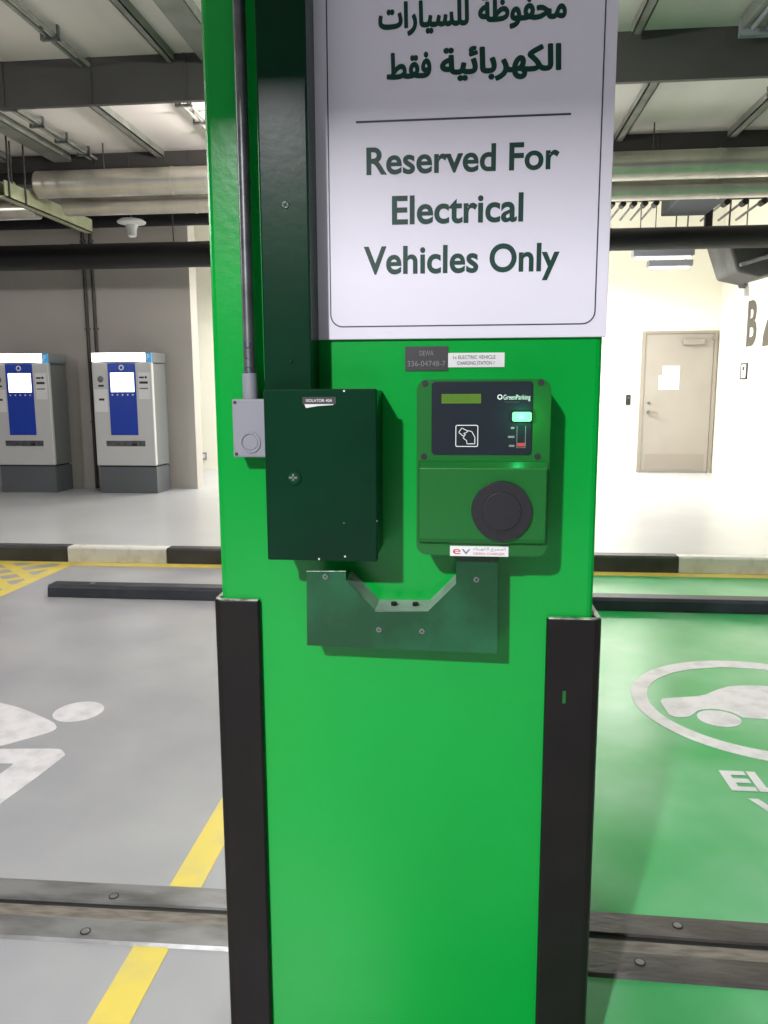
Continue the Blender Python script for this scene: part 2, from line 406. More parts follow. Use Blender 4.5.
# olive tray on two hangers
t = thing('cable_tray', 'olive painted cable tray hanging at an angle over the kiosks', 'cable tray', (-3.8, 7.2, 3.0))
BM().box(-3.86, -3.77, 6.45, 8.0, 3.0, 3.01).box(-3.78, -3.77, 6.45, 8.0, 3.0, 3.13).box(-3.86, -3.85, 6.45, 8.0, 3.0, 3.13).box(-3.86, -3.77, 7.99, 8.0, 3.0, 3.13).build('tray_channel', M['olive'], t)
for y in (6.5, 6.75):
    for x in (-3.88, -3.76): BM().cyl((x, y, 3.0), (x, y, CZ), .008, n=8).build('hanger_rod', M['beam'], t)
# black insulated pipes
def bpipe(y, z0, z1, x0, x1, lab):
    t = thing('insulated_pipe', lab, 'pipe', (x0, y, z0)); r = (z1-z0)/2
    BM().cyl((x0, y, z0+r), (x1, y, z0+r), r, n=32).build('pipe', M['blackpipe'], t, smooth=True)
    for hx in [x0+1.1+2.3*i for i in range(int((x1-x0)/2.3)+1)]:
        if hx < x1: BM().cyl((hx, y, z1-.01), (hx, y, 4.61), .007, n=8).build('hanger_rod', M['beam'], t)
    x = x0+.9
    while x < x1:
        BM().cyl((x, y, z0+r), (x+.03, y, z0+r), r+.004, n=24).build('band', M['blackpipe'], t, smooth=True); x += 1.8
bpipe(9.0, 2.80, 3.08, -9, -1.4, 'thick black insulated pipe crossing low in front of the grey wall')
bpipe(9.0, 2.88, 3.11, -1.2, 3.79, 'thick black insulated pipe crossing above the bright doorway area')
bpipe(9.62, 3.38, 3.55, -9, -1.4, 'thinner black pipe higher behind the thick one above the kiosks')
# pendant access point
q = onY(131.5, 222, 8.5)
t = thing('ceiling_sensor', 'white mushroom shaped pendant fitting above the kiosks', 'sensor', (q.x, 8.5, 3.05))
BM().lathe([(.035, 3.05), (.045, 3.06), (.05, 3.12), (.07, 3.17), (.145, 3.19), (.15, 3.205), (.12, 3.225), (.03, 3.235)], q.x, 8.5).build('shade', M['white'], t, smooth=True)
BM().cyl((q.x, 8.5, 3.235), (q.x, 8.5, 4.6), .008, n=8).build('drop_rod', M['galv'], t)
# services over the doorway
t = thing('square_duct', 'blue grey square duct passing over the black pipe right of the sign', 'duct', (2.2, 8.0, 3.25))
box(1.98, 2.42, 7.6, 8.75, 3.17, 3.5).build('duct_shell', M['blueduct'], t, bevel=.01)
for x in (2.0, 2.4): BM().cyl((x, 8.2, 3.4), (x, 8.2, 4.61), .008, n=8).build('hanger_rod', M['beam'], t)
t = thing('wrapped_duct', 'bulky grey wrapped duct hanging over the letter on the right wall', 'duct', (3.2, 10, 2.62))
b = BM(); A = [(2.84, 9.3, 2.98), (2.95, 9.3, 2.68), (3.2, 9.3, 2.62), (3.78, 9.3, 2.78), (3.78, 9.3, 3.1), (2.8, 9.3, 3.1)]
b.prism(A, (0, .75, 0)).build('duct_shell', M['greyduct'], t, bevel=.03)
b = BM().box(2.95, 3.7, 9.24, 9.3, 2.83, 2.87, Matrix.Rotation(-.28, 3, 'Y')); b.build('support_strap', M['galv'], t)
for x in (2.95, 3.6): BM().cyl((x, 9.7, 3.0), (x, 9.6, 4.6), .01, n=8).build('hanger_rod', M['beam'], t)
# lit batten fittings at the recess ceiling
for i, (x0, x1, y, z, lab) in enumerate(((1.95, 2.65, 9.9, 2.93, 'pale strip light under the black pipe, longer and nearer of two'), (2.3, 2.85, 10.7, 2.93, 'pale strip light under the black pipe, smaller and farther of two'))):
    t = thing('strip_light', lab, 'light fitting', (x0, y, z))
    box(x0, x1, y, y+.12, z+.03, z+.1).build('housing', M['greyplas'], t, bevel=.005)
    BM().cyl((x0+.03, y+.06, z+.014), (x1-.03, y+.06, z+.014), .014, n=12).build('lamp_tube', M['tube'], t, smooth=True)
    for x in (x0+.08, x1-.08): BM().cyl((x, y+.06, z+.1), (x, y+.06, 4.6), .006, n=8).build('hanger_rod', M['beam'], t)
# pipe clamps rack seen between duct and pipe
t = thing('pipe_rack', 'rack of small pipes and black clamps just right of the sign above the black pipe', 'pipe rack', (1.9, 9.6, 3.3))
box(1.35, 2.3, 9.55, 9.59, 3.50, 3.54).build('rack_bar', M['galv'], t)
for x in (1.4, 2.25): BM().cyl((x, 9.57, 3.5), (x, 9.57, 4.61), .008, n=8).build('hanger_rod', M['beam'], t)
for i in range(5):
    x = 1.62+i*.12
    BM().cyl((x, 9.57, 3.48), (x-.09, 9.85, 3.36), .012, n=8).build('pipe', M['galv'], t, smooth=True)
    BM().cyl((x, 9.5, 3.47), (x, 9.64, 3.47), .032, n=12).build('clamp', M['blackpipe'], t)
box(1.3, 1.62, 9.4, 9.7, 3.44, 3.53).build('junction_housing', M['blackpipe'], t)
t = thing('pipe_rack', 'second rack of small pipes with black post near the right frame edge', 'pipe rack', (3.0, 9.6, 3.3))
for i in range(3):
    x = 2.86+i*.2
    BM().cyl((x, 9.57, 3.48), (x-.14, 10.0, 3.36), .014, n=8).build('pipe', M['galv'], t, smooth=True)
    BM().cyl((x, 9.5, 3.46), (x, 9.64, 3.46), .035, n=12).build('clamp', M['blackpipe'], t)
box(2.6, 3.7, 9.5, 9.6, 3.50, 3.66).build('rack_bar', M['beam'], t)
box(2.62, 2.7, 9.45, 9.5, 3.0, 4.6).build('post', M['blackpipe'], t)
# cctv camera under the wrapped duct
q = onY(743, 288, 10.2)
t = thing('security_camera', 'small white and black camera hanging beside the right wall', 'camera', (q.x, 10.2, q.z-.1))
BM().cyl((q.x, 10.2, q.z+.1), (q.x, 10.2, 4.61), .008, n=8).build('drop_rod', M['galv'], t)
BM().cyl((q.x+.03, 10.2, q.z-.1), (q.x+.02, 10.2, q.z+.1), .05, .035, n=20).build('camera_body', M['white'], t, smooth=True)
BM().cyl((q.x-.05, 10.13, q.z+.02), (q.x+.03, 10.2, q.z+.03), .035, n=16).build('lens', M['ink'], t, smooth=True)

# ================================================================== FLOOR THINGS
bounds_k = [-5.87, -5.02, -4.17, -3.31, -2.45, -1.61, -.82, .02, .85, 1.665, 2.53, 3.37, 4.2]
vis = {2:'dark grey kerb stone left of the white one by the yellow hatching', 3:'white kerb stone in front of the kiosks between two dark ones', 4:'near black kerb stone touching the left edge of the green column',
       1:'white kerb stone beyond the left frame edge', 0:'dark kerb stone farthest to the left', 5:'white kerb stone hidden behind the column, left', 6:'dark kerb stone hidden behind the column',
       7:'white kerb stone hidden behind the column, right', 8:'black kerb stone right of the green column', 9:'white kerb stone at the right edge before the door', 10:'dark kerb stone beyond the right frame edge', 11:'white kerb stone farthest to the right'}
for i in range(len(bounds_k)-1):
    if i in (0, 1, 10, 11): continue
    white = i % 2 == 1
    pts = [(0, 6.2, 0), (0, 6.2, .115), (0, 6.215, .13), (0, 6.32, .13), (0, 6.32, 0)]
    b = BM().prism([(bounds_k[i]+.002, p_[1], p_[2]) for p_ in pts], (bounds_k[i+1]-bounds_k[i]-.004, 0, 0))
    tag(b.build('kerb_stone', M['kerbw' if white else 'kerbd'], bevel=.004), vis[i], 'kerb', 'painted kerb stones along the platform edge')

def stop(x0, x1, y, lab):
    t = thing('wheel_stop', lab, 'wheel stop', ((x0+x1)/2, y, 0))
    pr = [(y, 0), (y+.006, .066), (y+.02, .086), (y+.13, .086), (y+.144, .066), (y+.15, 0)]
    BM().prism([(x0, a_, b_) for a_, b_ in pr], (x1-x0, 0, 0)).build('bar', M['stop'], t, bevel=.006)
    for x in (x0+.3, x1-.3): BM().cyl((x, y+.075, .084), (x, y+.075, .090), .02, n=16).build('bolt', M['screw'], t)
stop(-2.885, -1.0, 5.09, 'long black wheel stop bar on the grey bay floor')
stop(.5, 2.4, 5.07, 'long black wheel stop bar on the green bay floor')

# floor expansion joints
def joint(x0, x1, lab, bolts, jm='joint', piv=-.65, rot=.017):
    t = thing('floor_joint', lab, 'floor joint', (piv, 1.9, 0))
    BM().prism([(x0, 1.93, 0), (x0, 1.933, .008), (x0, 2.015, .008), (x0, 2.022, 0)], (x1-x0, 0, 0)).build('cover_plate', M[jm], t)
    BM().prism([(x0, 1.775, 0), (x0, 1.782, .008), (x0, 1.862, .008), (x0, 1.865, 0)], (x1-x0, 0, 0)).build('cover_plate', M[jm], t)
    box(x0, x1, 1.867, 1.912, 0, .003).build('infill', M['jcentre'], t)
    box(x0, x1, 1.912, 1.931, 0, .0015).build('gap', M['hole'], t)
    for px, py in bolts:
        q = onZ(px, py, .008)
        bo = BM().cyl((q.x, q.y, .006), (q.x, q.y, .0095), .014, n=20).build('bolt', M['hole'], t)
        BM().cyl((q.x, q.y, .0093), (q.x, q.y, .0102), .0105, n=20).build('bolt_head', M['joint'], bo)
    t.rotation_euler.z = rot
joint(-4, CXL-.0, 'worn grey steel floor joint crossing the grey bay left of the column', [(115, 895), (86, 930)])
joint(CXR+.0, 4, 'dirty floor joint with shade painted into its colour crossing the green bay right of the column', [(677, 925), (640, 962)], 'jointd', .35, -.012)

# floor paint
def clip(poly, x0, x1, y0, y1):
    for ax, lim, sg in ((0, x0, 1), (0, x1, -1), (1, y0, 1), (1, y1, -1)):
        out = []
        for i in range(len(poly)):
            a_, b2 = poly[i-1], poly[i]; ia = (a_[ax]-lim)*sg >= 0; ib = (b2[ax]-lim)*sg >= 0
            if ia != ib:
                t_ = (lim-a_[ax])/(b2[ax]-a_[ax]); out.append((a_[0]+(b2[0]-a_[0])*t_, a_[1]+(b2[1]-a_[1])*t_))
            if ib: out.append(b2)
        poly = out
        if len(poly) < 3: return []
    return poly
def fl(pts, z=.0): return [(p_[0], p_[1], z) for p_ in pts]
b = BM(); b.prism(fl([(-.837, 2.024), (-.742, 2.024), (-.742, 6.05), (-.837, 6.05)]), (0, 0, .0015)).prism(fl([(-.837, -1), (-.742, -1), (-.742, 1.773), (-.837, 1.773)]), (0, 0, .0015))
tag(b.build('bay_line', M['ypaint']), 'yellow painted bay line on the grey floor left of the column', 'floor marking')
b = BM().box(-3.24, XB, 6.07, 6.195, 0, .0015)
tag(b.build('edge_line', M['ypaint']), 'yellow line along the kerb foot on the grey floor', 'floor marking')
b = BM().box(XB, 4.2, 6.07, 6.195, 0, .0015)
tag(b.build('edge_line', M['ypaint']), 'yellow line along the kerb foot on the green floor', 'floor marking')
b = BM().box(-3.32, -3.22, 4.3, 6.195, 0, .0015).box(-5.5, -3.32, 6.12, 6.195, 0, .0015)
k = -6.0
while k < 6:
    for sg, zz in ((1, .0015), (-1, .0020)):
        c0 = k*.30
        # strip along direction (1, sg)
        x_, y_ = -4.4+c0, 5.2
        w_ = .06
        poly = [(x_-3-w_, y_-3*sg), (x_-3+w_, y_-3*sg), (x_+3+w_, y_+3*sg), (x_+3-w_, y_+3*sg)]
        cpn = clip(poly, -5.5, -3.32, 4.3, 6.12)
        if cpn: b.prism(fl(cpn), (0, 0, zz))
    k += 1
tag(b.build('hatched_marking', M['ypaint']), 'yellow crosshatched no parking area at the left edge before the kerb', 'floor marking')
# wheelchair symbol
t = thing('wheelchair_symbol', 'worn white wheelchair symbol painted on the grey bay floor', 'floor marking', (-1.8, 2.9, 0))
def smooth_poly(pts, it=3):
    for _ in range(it):
        o_ = []
        for i in range(len(pts)):
            a_, b2 = pts[i], pts[(i+1) % len(pts)]
            o_ += [(a_[0]*.85+b2[0]*.15, a_[1]*.85+b2[1]*.15), (a_[0]*.15+b2[0]*.85, a_[1]*.15+b2[1]*.85)]
        pts = o_
    return pts
BM().prism(fl([(-1.708+.107*math.cos(a_)*1.0, 3.205+.112*math.sin(a_)) for a_ in [i*math.pi/20 for i in range(40)]]), (0, 0, .002)).build('head', M['wpaint'], t)
BM().prism(fl(smooth_poly([(-2.6, 3.2), (-2.3, 3.3), (-2.118, 3.266), (-2.0, 3.225), (-1.76, 3.085), (-1.715, 3.03), (-1.72, 2.985), (-1.853, 2.845), (-2.1, 2.7), (-2.6, 2.8)])), (0, 0, .002)).build('body', M['wpaint'], t)
ob = [(-1.86, 2.815), (-1.60, 2.842), (-1.552, 2.79), (-1.556, 2.74), (-1.587, 2.457), (-1.64, 2.1), (-1.80, 2.05), (-1.77, 2.3), (-1.722, 2.60), (-1.712, 2.704), (-1.772, 2.701), (-2.3, 2.64), (-2.3, 2.76)]
BM().prism(fl(smooth_poly(ob, 2)), (0, 0, .002)).build('wheel', M['wpaint'], t)
# electric vehicle symbol
t = thing('vehicle_symbol', 'white electric vehicle ring symbol painted on the green bay floor', 'floor marking', (1.38, 3.2, 0))
ang = [i*math.pi/48 for i in range(96)]
BM().ring([(1.385+.60*math.cos(a_), 3.555+.597*math.sin(a_), 0) for a_ in ang], [(1.385+.53*math.cos(a_), 3.55+.50*math.sin(a_), 0) for a_ in ang], (0, 0, .002)).build('ring', M['wpaint'], t)
car = [(.933,3.381), (.906,3.406), (.905,3.56), (.927,3.598), (1.115,3.643), (1.212,3.732), (1.281,3.781), (1.36,3.80), (1.50,3.80), (1.60,3.76), (1.70,3.66), (1.84,3.62), (1.86,3.5), (1.85,3.4), (1.775,3.395), (1.75,3.46), (1.68,3.5), (1.60,3.48), (1.54,3.40), (1.225,3.40), (1.189,3.464), (1.124,3.495), (1.049,3.473), (.994,3.393)]
BM().prism(fl(smooth_poly(car, 1)), (0, 0, .002)).build('car_outline', M['wpaint'], t)
for cx_ in (1.113, 1.665): BM().prism(fl([(cx_+.09*math.cos(a_), 3.387+.088*math.sin(a_)) for a_ in ang[::3]]), (0, 0, .002)).build('wheel', M['wpaint'], t)
for body, x0, x1, yb in (('ELECTRIC', .962, 1.80, 2.752), ('VEHICLE', 1.0, 1.76, 2.548)):
    P = text_mesh(body, .035); a, b_, c, dd = bounds(P)
    place_text(P, lambda u, v: (x0+(u-a)/(b_-a)*(x1-x0), yb+v/CAP*.137, .0022), 'lettering', M['wpaint'], t)

# ================================================================== KIOSKS
def kiosk_proto(X0, lab):
    W, Dp, Z0, Y0 = .775, .43, .13, 9.585
    t = thing('payment_kiosk', lab, 'kiosk', (X0+W/2, Y0+Dp/2, Z0), 'parking payment kiosks against the grey wall')
    X = lambda f: X0+W*f
    Z = lambda f: Z0+1.76*f
    pl = BM().prism([(X(.03), Y0+.03, Z0), (X(.99), Y0+.03, Z0), (X(.99)+.02, Y0+Dp, Z0), (X(.02), Y0+Dp, Z0)], (0, 0, .335)); pl.build('plinth', M['kioskb'], t, bevel=.004)
    BM().prism([(X(.02), Y0+.035, Z0+.335), (X(.985), Y0+.035, Z0+.335), (X(.985), Y0+Dp-.02, Z0+.335), (X(.02), Y0+Dp-.02, Z0+.335)], (0, 0, .02)).build('shadow_gap', M['hole'], t)
    BM().prism([(X(0)+.01, Y0+.06, Z0+.355), (X(1)-.004, Y0+.06, Z0+.355), (X(1)+.008, Y0+Dp-.12, Z0+.355), (X(1)+.012, Y0+Dp, Z0+.355), (X(0)+.01, Y0+Dp, Z0+.355)], (0, 0, 1.27)).build('cabinet', M['kiosks'], t, bevel=.004)
    fr = box(X(0), X(1), Y0, Y0+.065, Z0+.355, Z0+1.64).build('front_door', M['kioskf'], t, bevel=.012, seg=3)
    # curved top with light
    n = 10; arc = [(X(0)+W*i/n, Y0-.03+.05*(abs(i/n-.5)*2)**2) for i in range(n+1)]
    foot = [(x_, y_, Z0+1.635) for x_, y_ in arc]+[(X(1)+.016, Y0+Dp, Z0+1.635), (X(0)-.004, Y0+Dp, Z0+1.635)]
    BM().prism([(p_[0], p_[1]+.012, p_[2]) for p_ in foot], (0, 0, .125)).build('top_cap', M['kiosks'], t, bevel=.006)
    la = [p_ for p_ in arc if p_[0] < X(.9)]+[(X(.9), Y0-.03+.05*.64)]
    BM().prism([(p_[0], p_[1], Z0+1.65) for p_ in la]+[(p_[0], p_[1]+.012, Z0+1.65) for p_ in la[::-1]], (0, 0, .105)).build('light_panel', M['klight'], t)
    tg = box(X(.905), X(1.0), Y0-.0, Y0+.022, Z0+1.64, Z0+1.755).build('parking_tag', M['ptag'], t)
    front_text('P', X(.93), X(.98), Z0+1.665, .07, Y0-.002, 'letter', M['white'], tg)
    y = Y0-.004
    pn = BM().prism([(X(.27), y, Z(.42)), (X(.73), y, Z(.42)), (X(.73), y, Z(.925)), (X(.27), y, Z(.925))], (0, .006, 0)).build('blue_panel', M['kblue'], t)
    BM().prism([(X(.31), y-.003, Z(.725)), (X(.70), y-.003, Z(.725)), (X(.70), y-.003, Z(.86)), (X(.31), y-.003, Z(.86))], (0, .004, 0)).build('screen', M['kscreen'], pn)
    c0 = (X(.5), Z(.895))
    BM().ring([(c0[0]+.034*math.cos(a_), y-.002, c0[1]+.034*math.sin(a_)) for a_ in ang[::4]], [(c0[0]+.02*math.cos(a_), y-.002, c0[1]+.02*math.sin(a_)) for a_ in ang[::4]], (0, .003, 0)).build('logo_ring', M['white'], pn)
    for i in range(5):
        x_ = X(.33+.085*i); BM().cyl((x_, y-.004, Z(.705)), (x_, y+.002, Z(.705)), .011, n=12).build('button', M['white'], pn)
    rp = box(X(.77), X(.96), y, Y0+.004, Z(.675), Z(.86)).build('reader_panel', M['white'], t)
    box(X(.79), X(.87), y-.003, y, Z(.82), Z(.832)).build('card_slot', M['ink'], rp)
    BM().cyl((X(.9), y-.004, Z(.827)), (X(.9), y, Z(.827)), .015, n=14).build('sensor', M['ink'], rp)
    box(X(.79), X(.93), y-.003, y, Z(.782), Z(.798)).build('note_slot', M['ink'], rp)
    box(X(.79), X(.93), y-.003, y, Z(.745), Z(.752)).build('receipt_slot', M['beam'], rp)
    lp = box(X(.02), X(.245), y, Y0+.004, Z(.585), Z(.745)).build('coin_panel', M['white'], t)
    box(X(.1), X(.19), y-.003, y, Z(.665), Z(.68)).build('coin_slot', M['ink'], lp)
    BM().cyl((X(.14), y, Z(.815)), (X(.14), Y0+.002, Z(.815)), .04, n=20).build('intercom', M['galv'], t)
    box(X(.1), X(.19), y-.001, Y0+.002, Z(.762), Z(.776)).build('ticket_slot', M['ink'], t)
    tr = BM().ring(xz([(X(.16), Z(.335)), (X(.86), Z(.335)), (X(.86), Z(.385)), (X(.16), Z(.385))], Y0-.006), xz([(X(.18), Z(.34)), (X(.84), Z(.34)), (X(.84), Z(.38)), (X(.18), Z(.38))], Y0-.006), (0, .01, 0)).build('dispense_tray', M['kioskf'], t)
    box(X(.18), X(.84), Y0-.003, Y0+.003, Z(.34), Z(.38)).build('tray_recess', M['galv'], tr)
    box(X(.62), X(.7), Y0-.005, Y0+.003, Z(.343), Z(.362)).build('coin_cup', M['ink'], tr)
    return t
k2 = kiosk_proto(-4.64, 'silver parking payment kiosk nearer the green column with lit top and blue panel')
def copy_tree(o, parent=None):
    c = o.copy(); COL.objects.link(c)
    if parent is not None: c.parent = parent; c.matrix_parent_inverse = o.matrix_parent_inverse.copy()
    for ch in [x for x in list(bpy.data.objects) if x.parent is o]: copy_tree(ch, c)
    return c
k1 = copy_tree(k2); k1.location.x -= 1.345
k1['label'] = 'silver parking payment kiosk cut by the left frame edge with lit top and blue panel'

# ================================================================== COLUMN
t = thing('column', 'wide bright green painted square column in the foreground', 'column', ((CXL+CXR)/2, 1.9, 0))
box(CXL, CXR, YF, CYB, 0, CZ).build('shaft', M['col'], t, bevel=.012, seg=3)
# guards
def guard(x_out, side, z, lab, wfl):
    x_out += -.004 if side == 'L' else .003; wfl += .004
    t = thing('corner_guard', lab, 'corner guard', (x_out, YF, 0), 'black corner guards on the column')
    s = 1 if side == 'L' else -1      # direction towards the column middle
    th = .0115; y0 = YF-th-.0025
    o_ = [(x_out, y0+.012), (x_out+s*.004, y0+.003), (x_out+s*.014, y0), (x_out+s*wfl, y0), (x_out+s*(wfl+.003), y0+.003), (x_out+s*(wfl+.003), y0+th),
          (x_out+s*th, y0+th), (x_out+s*th, YF+.1), (x_out, YF+.1)]
    b = BM().prism([(p_[0], p_[1], 0) for p_ in o_], (0, 0, z)); b.build('angle_profile', M['rubber'], t, bevel=.0015)
    o2 = [(x_out+s*.002, y0+.013), (x_out+s*.014, y0+.002), (x_out+s*wfl, y0+.002), (x_out+s*wfl, y0+th-.001), (x_out+s*(th-.002), y0+th-.001), (x_out+s*(th-.002), YF+.09), (x_out+s*.002, YF+.09)]
    BM().prism([(p_[0], p_[1], z-.0005) for p_ in o2], (0, 0, .003)).build('top_edge', M['guardend'], t, label='paint smeared top edge')
    return t
zL = onY(240, 601, 1.416).z; zR = onY(575, 620, 1.416).z
guard(onY(215, 601, 1.416).x, 'L', zL, 'black rubber corner guard on the left edge of the green column', .082)
g = guard(onY(601, 620, 1.416).x, 'R', zR, 'black rubber corner guard on the right edge of the green column', .092)
q = onY(564, 697, 1.416); box(q.x-.003, q.x+.003, 1.4145, 1.418, q.z-.012, q.z+.012).build('paint_smear', M['chg'], g)

# ---- sign
SY = 1.421
t = thing('parking_sign', 'large white sign reserving the bay in Arabic and English on the column', 'sign', (0, SY, 1.51))
sx0 = onY(307, 340, SY).x; sx1 = CXR+.003; sz0 = onY(450, 338.5, SY).z
box(sx0, sx1, SY, YF, sz0, 2.62).build('sign_board', M['signw'], t, bevel=.0015)
TY = SY-.0006
bx0, bx1 = onY(330, 300, SY).x, onY(596, 300, SY).x; bz0 = onY(460, 326, SY).z
o1 = rrect(bx0, bx1, bz0, 2.58, .022); i1 = rrect(bx0+.0022, bx1-.0022, bz0+.0022, 2.578, .020)
BM().ring(xz(o1, TY), xz(i1, TY), (0, .0008, 0)).build('border_line', M['signl'], t)
a_ = onY(356, 122.3, SY); c_ = onY(571, 114, SY); box(a_.x, c_.x, TY, TY+.0008, (a_.z+c_.z)/2-.0016, (a_.z+c_.z)/2+.0016).build('divider_line', M['signl'], t)
for body, xl, xr, yb, capx in (('Reserved For', 366.5, 559, 174.4, 148.6), ('Electrical', 392, 523, 224, 197), ('Vehicles Only', 364, 559, 273.9, 247.7)):
    p0 = onY(xl, yb, SY); p1 = onY(xr, yb, SY); top = onY(xl, capx, SY)
    front_text(body, p0.x, p1.x, p0.z, top.z-p0.z, TY, 'lettering', M['signt'], t, offset=.022)
z0_ = onY(457, 82, SY).z; z1_ = onY(561, 42.4, SY).z
Bref = bounds(arabic_mesh('ﺔﻴﺋﺎﺑﺮﻬﻜﻟﺍ', 0)); sz = (z1_-z0_)/(Bref[3]-Bref[2])*.96; base2 = z0_-Bref[2]*sz+.001
for body, xl, xr, base in (('ﺔﻴﺋﺎﺑﺮﻬﻜﻟﺍ', 440, 561.5, base2), ('ﻂﻘﻓ', 386.5, 431.5, base2-.003), ('ﺔﻇﻮﻔﺤﻣ', 477.5, 565.5, base2+.0785), ('ﺕﺍﺭﺎﻴﺴﻠﻟ', 378.5, 468.5, base2+.0755)):
    P = arabic_mesh(body, .04); B_ = bounds(P); xa, xb = onY(xl, 60, SY).x, onY(xr, 60, SY).x
    place_text(P, lambda u, v: (xa+(u-B_[0])/(B_[1]-B_[0])*(xb-xa), TY, base+v*sz), 'lettering', M['signt'], t)

# ---- trunking
t = thing('cable_trunking', 'dark green vertical cable trunking above the isolator box', 'trunking', (-.31, 1.36, 1.42))
ty = 1.345
tx0, tx1 = onY(259.5, 200, ty).x, onY(308.5, 200, ty).x
ztop = onY(300, 387, 1.33).z
box(tx0, tx1, ty, SY-.001, ztop-.01, CZ).build('trunking_body', M['dkgreen'], t, bevel=.003)
q = onY(285.5, 205, ty)
def screw(x, y, z, par, r=.006, m='screw'):
    s_ = BM().cyl((x, y+.002, z), (x, y-.0025, z), r, r*.75, n=20).build('screw', M[m], par, smooth=True)
    BM().box(x-r*.6, x+r*.6, y-.0032, y-.002, z-r*.12, z+r*.12, Matrix.Rotation(.5, 3, 'Y')).box(x-r*.12, x+r*.12, y-.0032, y-.002, z-r*.6, z+r*.6, Matrix.Rotation(.5, 3, 'Y')).build('slot', M['hole'], s_)
screw(q.x, ty, q.z, t, .0075, 'bracket')
q = onY(291, 361, ty); screw(q.x, ty, q.z, t, .004, 'dkgreen')

# ---- junction box + conduit
t = thing('junction_box', 'small grey plastic junction box with round knockout beside the isolator', 'junction box', (-.39, 1.40, 1.3))
jy = 1.375
a_ = onY(231.5, 399, jy); c_ = onY(264.5, 457.5, jy)
jx0, jx1, jz1, jz0 = a_.x, c_.x+.01, a_.z, c_.z
box(jx0, jx1, jy+.012, YF+.001, jz0+.001, jz1-.001).build('box_base', M['greyplas'], t, bevel=.003)
lid = box(jx0, jx1, jy, jy+.014, jz0, jz1).build('lid', M['greyplas'], t, bevel=.003)
q = onY(250.5, 442.5, jy)
BM().ring([(q.x+.0185*math.cos(a2), jy-.0025, q.z+.0185*math.sin(a2)) for a2 in ang[::2]], [(q.x+.0155*math.cos(a2), jy-.0025, q.z+.0155*math.sin(a2)) for a2 in ang[::2]], (0, .003, 0)).build('knockout_ring', M['greyplas'], t)
BM().cyl((q.x, jy-.0012, q.z), (q.x, jy+.001, q.z), .0135, n=32).build('knockout', M['greyplas'], t, bevel=.001)
for pz in (jz0+.006, jz1-.006):
    BM().cyl((jx0+.006, jy-.001, pz), (jx0+.006, jy+.001, pz), .003, n=12).build('screw', M['ink'], lid)
t = thing('vertical_conduit', 'grey metal conduit running up the column into the junction box', 'conduit', (-.385, 1.4, 1.42))
ccx = (onY(243.5, 200, 1.395).x+onY(250, 370, 1.395).x)/2
BM().cyl((ccx, 1.398, jz1+.02), (ccx, 1.398, CZ), .0105, n=24).build('pipe', M['galv'], t, smooth=True)
BM().cyl((ccx, 1.398, jz1-.001), (ccx, 1.398, jz1+.045), .0135, n=24).cyl((ccx, 1.398, jz1+.012), (ccx, 1.398, jz1+.016), .0142, n=24).build('coupler', M['greyplas'], t, smooth=True)
for z in (2.3, 3.0): BM().box(ccx-.024, ccx+.012, 1.405, YF, z-.008, z+.008).cyl((ccx, 1.398, z-.008), (ccx, 1.398, z+.008), .0125, n=24).build('saddle_clip', M['galv'], t)
for i, (py, body) in enumerate(((345, 'D'), (358, 'V'), (372, 'CW'))):
    q = onY(250, py, 1.387); P = text_mesh(body, .01); aa, bb, cc, dd = bounds(P)
    def wrap(u, v, qz=q.z, h_=(.012 if len(body) == 1 else .018)):
        th_ = (v-cc)/(dd-cc)*1.1-.55
        return (ccx+math.sin(th_)*.0112, 1.398-math.cos(th_)*.0112, qz-(u-aa)/(bb-aa)*h_+h_/2)
    place_text(P, wrap, 'marker_writing', M['marker'], t)

# ---- isolator box
t = thing('isolator_box', 'large dark green steel isolator box on the column', 'electrical box', (-.26, 1.37, 1.12))
iy = 1.305
a_ = onY(262.5, 389.5, iy); c_ = onY(378.5, 562, iy)
ix0, ix1, iz1, iz0 = a_.x, c_.x, a_.z, c_.z
ix0 = (ix0+onY(268, 560, iy).x)/2; ix1 = (ix1+onY(375.5, 388, iy).x)/2
iz1 = (iz1+onY(376, 388, iy).z)/2
box(ix0+.003, ix1-.003, iy+.014, YF, iz0+.003, iz1-.003).build('enclosure', M['dkgreen'], t, bevel=.003)
dr = box(ix0, ix1, iy, iy+.014, iz0, iz1).build('box_door', M['dkgreen'], t, bevel=.003)
q = onY(293.5, 477.5, iy)
lk = BM().ring([(q.x+.0135*math.cos(a2), iy-.003, q.z+.0135*math.sin(a2)) for a2 in ang[::3]], [(q.x+.0095*math.cos(a2), iy-.003, q.z+.0095*math.sin(a2)) for a2 in ang[::3]], (0, .004, 0)).build('lock', M['dkgreen'], t)
BM().cyl((q.x, iy-.0015, q.z), (q.x, iy+.002, q.z), .0093, n=24).build('lock_insert', M['bracket'], lk)
BM().box(q.x-.007, q.x+.007, iy-.0035, iy-.001, q.z-.0015, q.z+.0015).box(q.x-.0015, q.x+.0015, iy-.0035, iy-.001, q.z-.005, q.z+.006).build('key_wings', M['screw'], lk)
a_ = onY(302.5, 397, iy); c_ = onY(336, 404, iy)
pl = box(a_.x, c_.x, iy-.0012, iy+.001, c_.z, a_.z).build('name_plate', M['plateb'], t)
front_text('ISOLATOR 40A', a_.x+.006, c_.x-.006, (a_.z+c_.z)/2-.0023, .0046, iy-.0016, 'lettering', M['white'], pl, offset=0)
BM().prism([tuple(onY(x_, y_, iy-.0005)) for x_, y_ in ((304, 403.5), (334, 403.5), (333, 405), (318, 406), (306, 408))], (0, .0004, 0)).build('torn_tape', M['tape'], t)
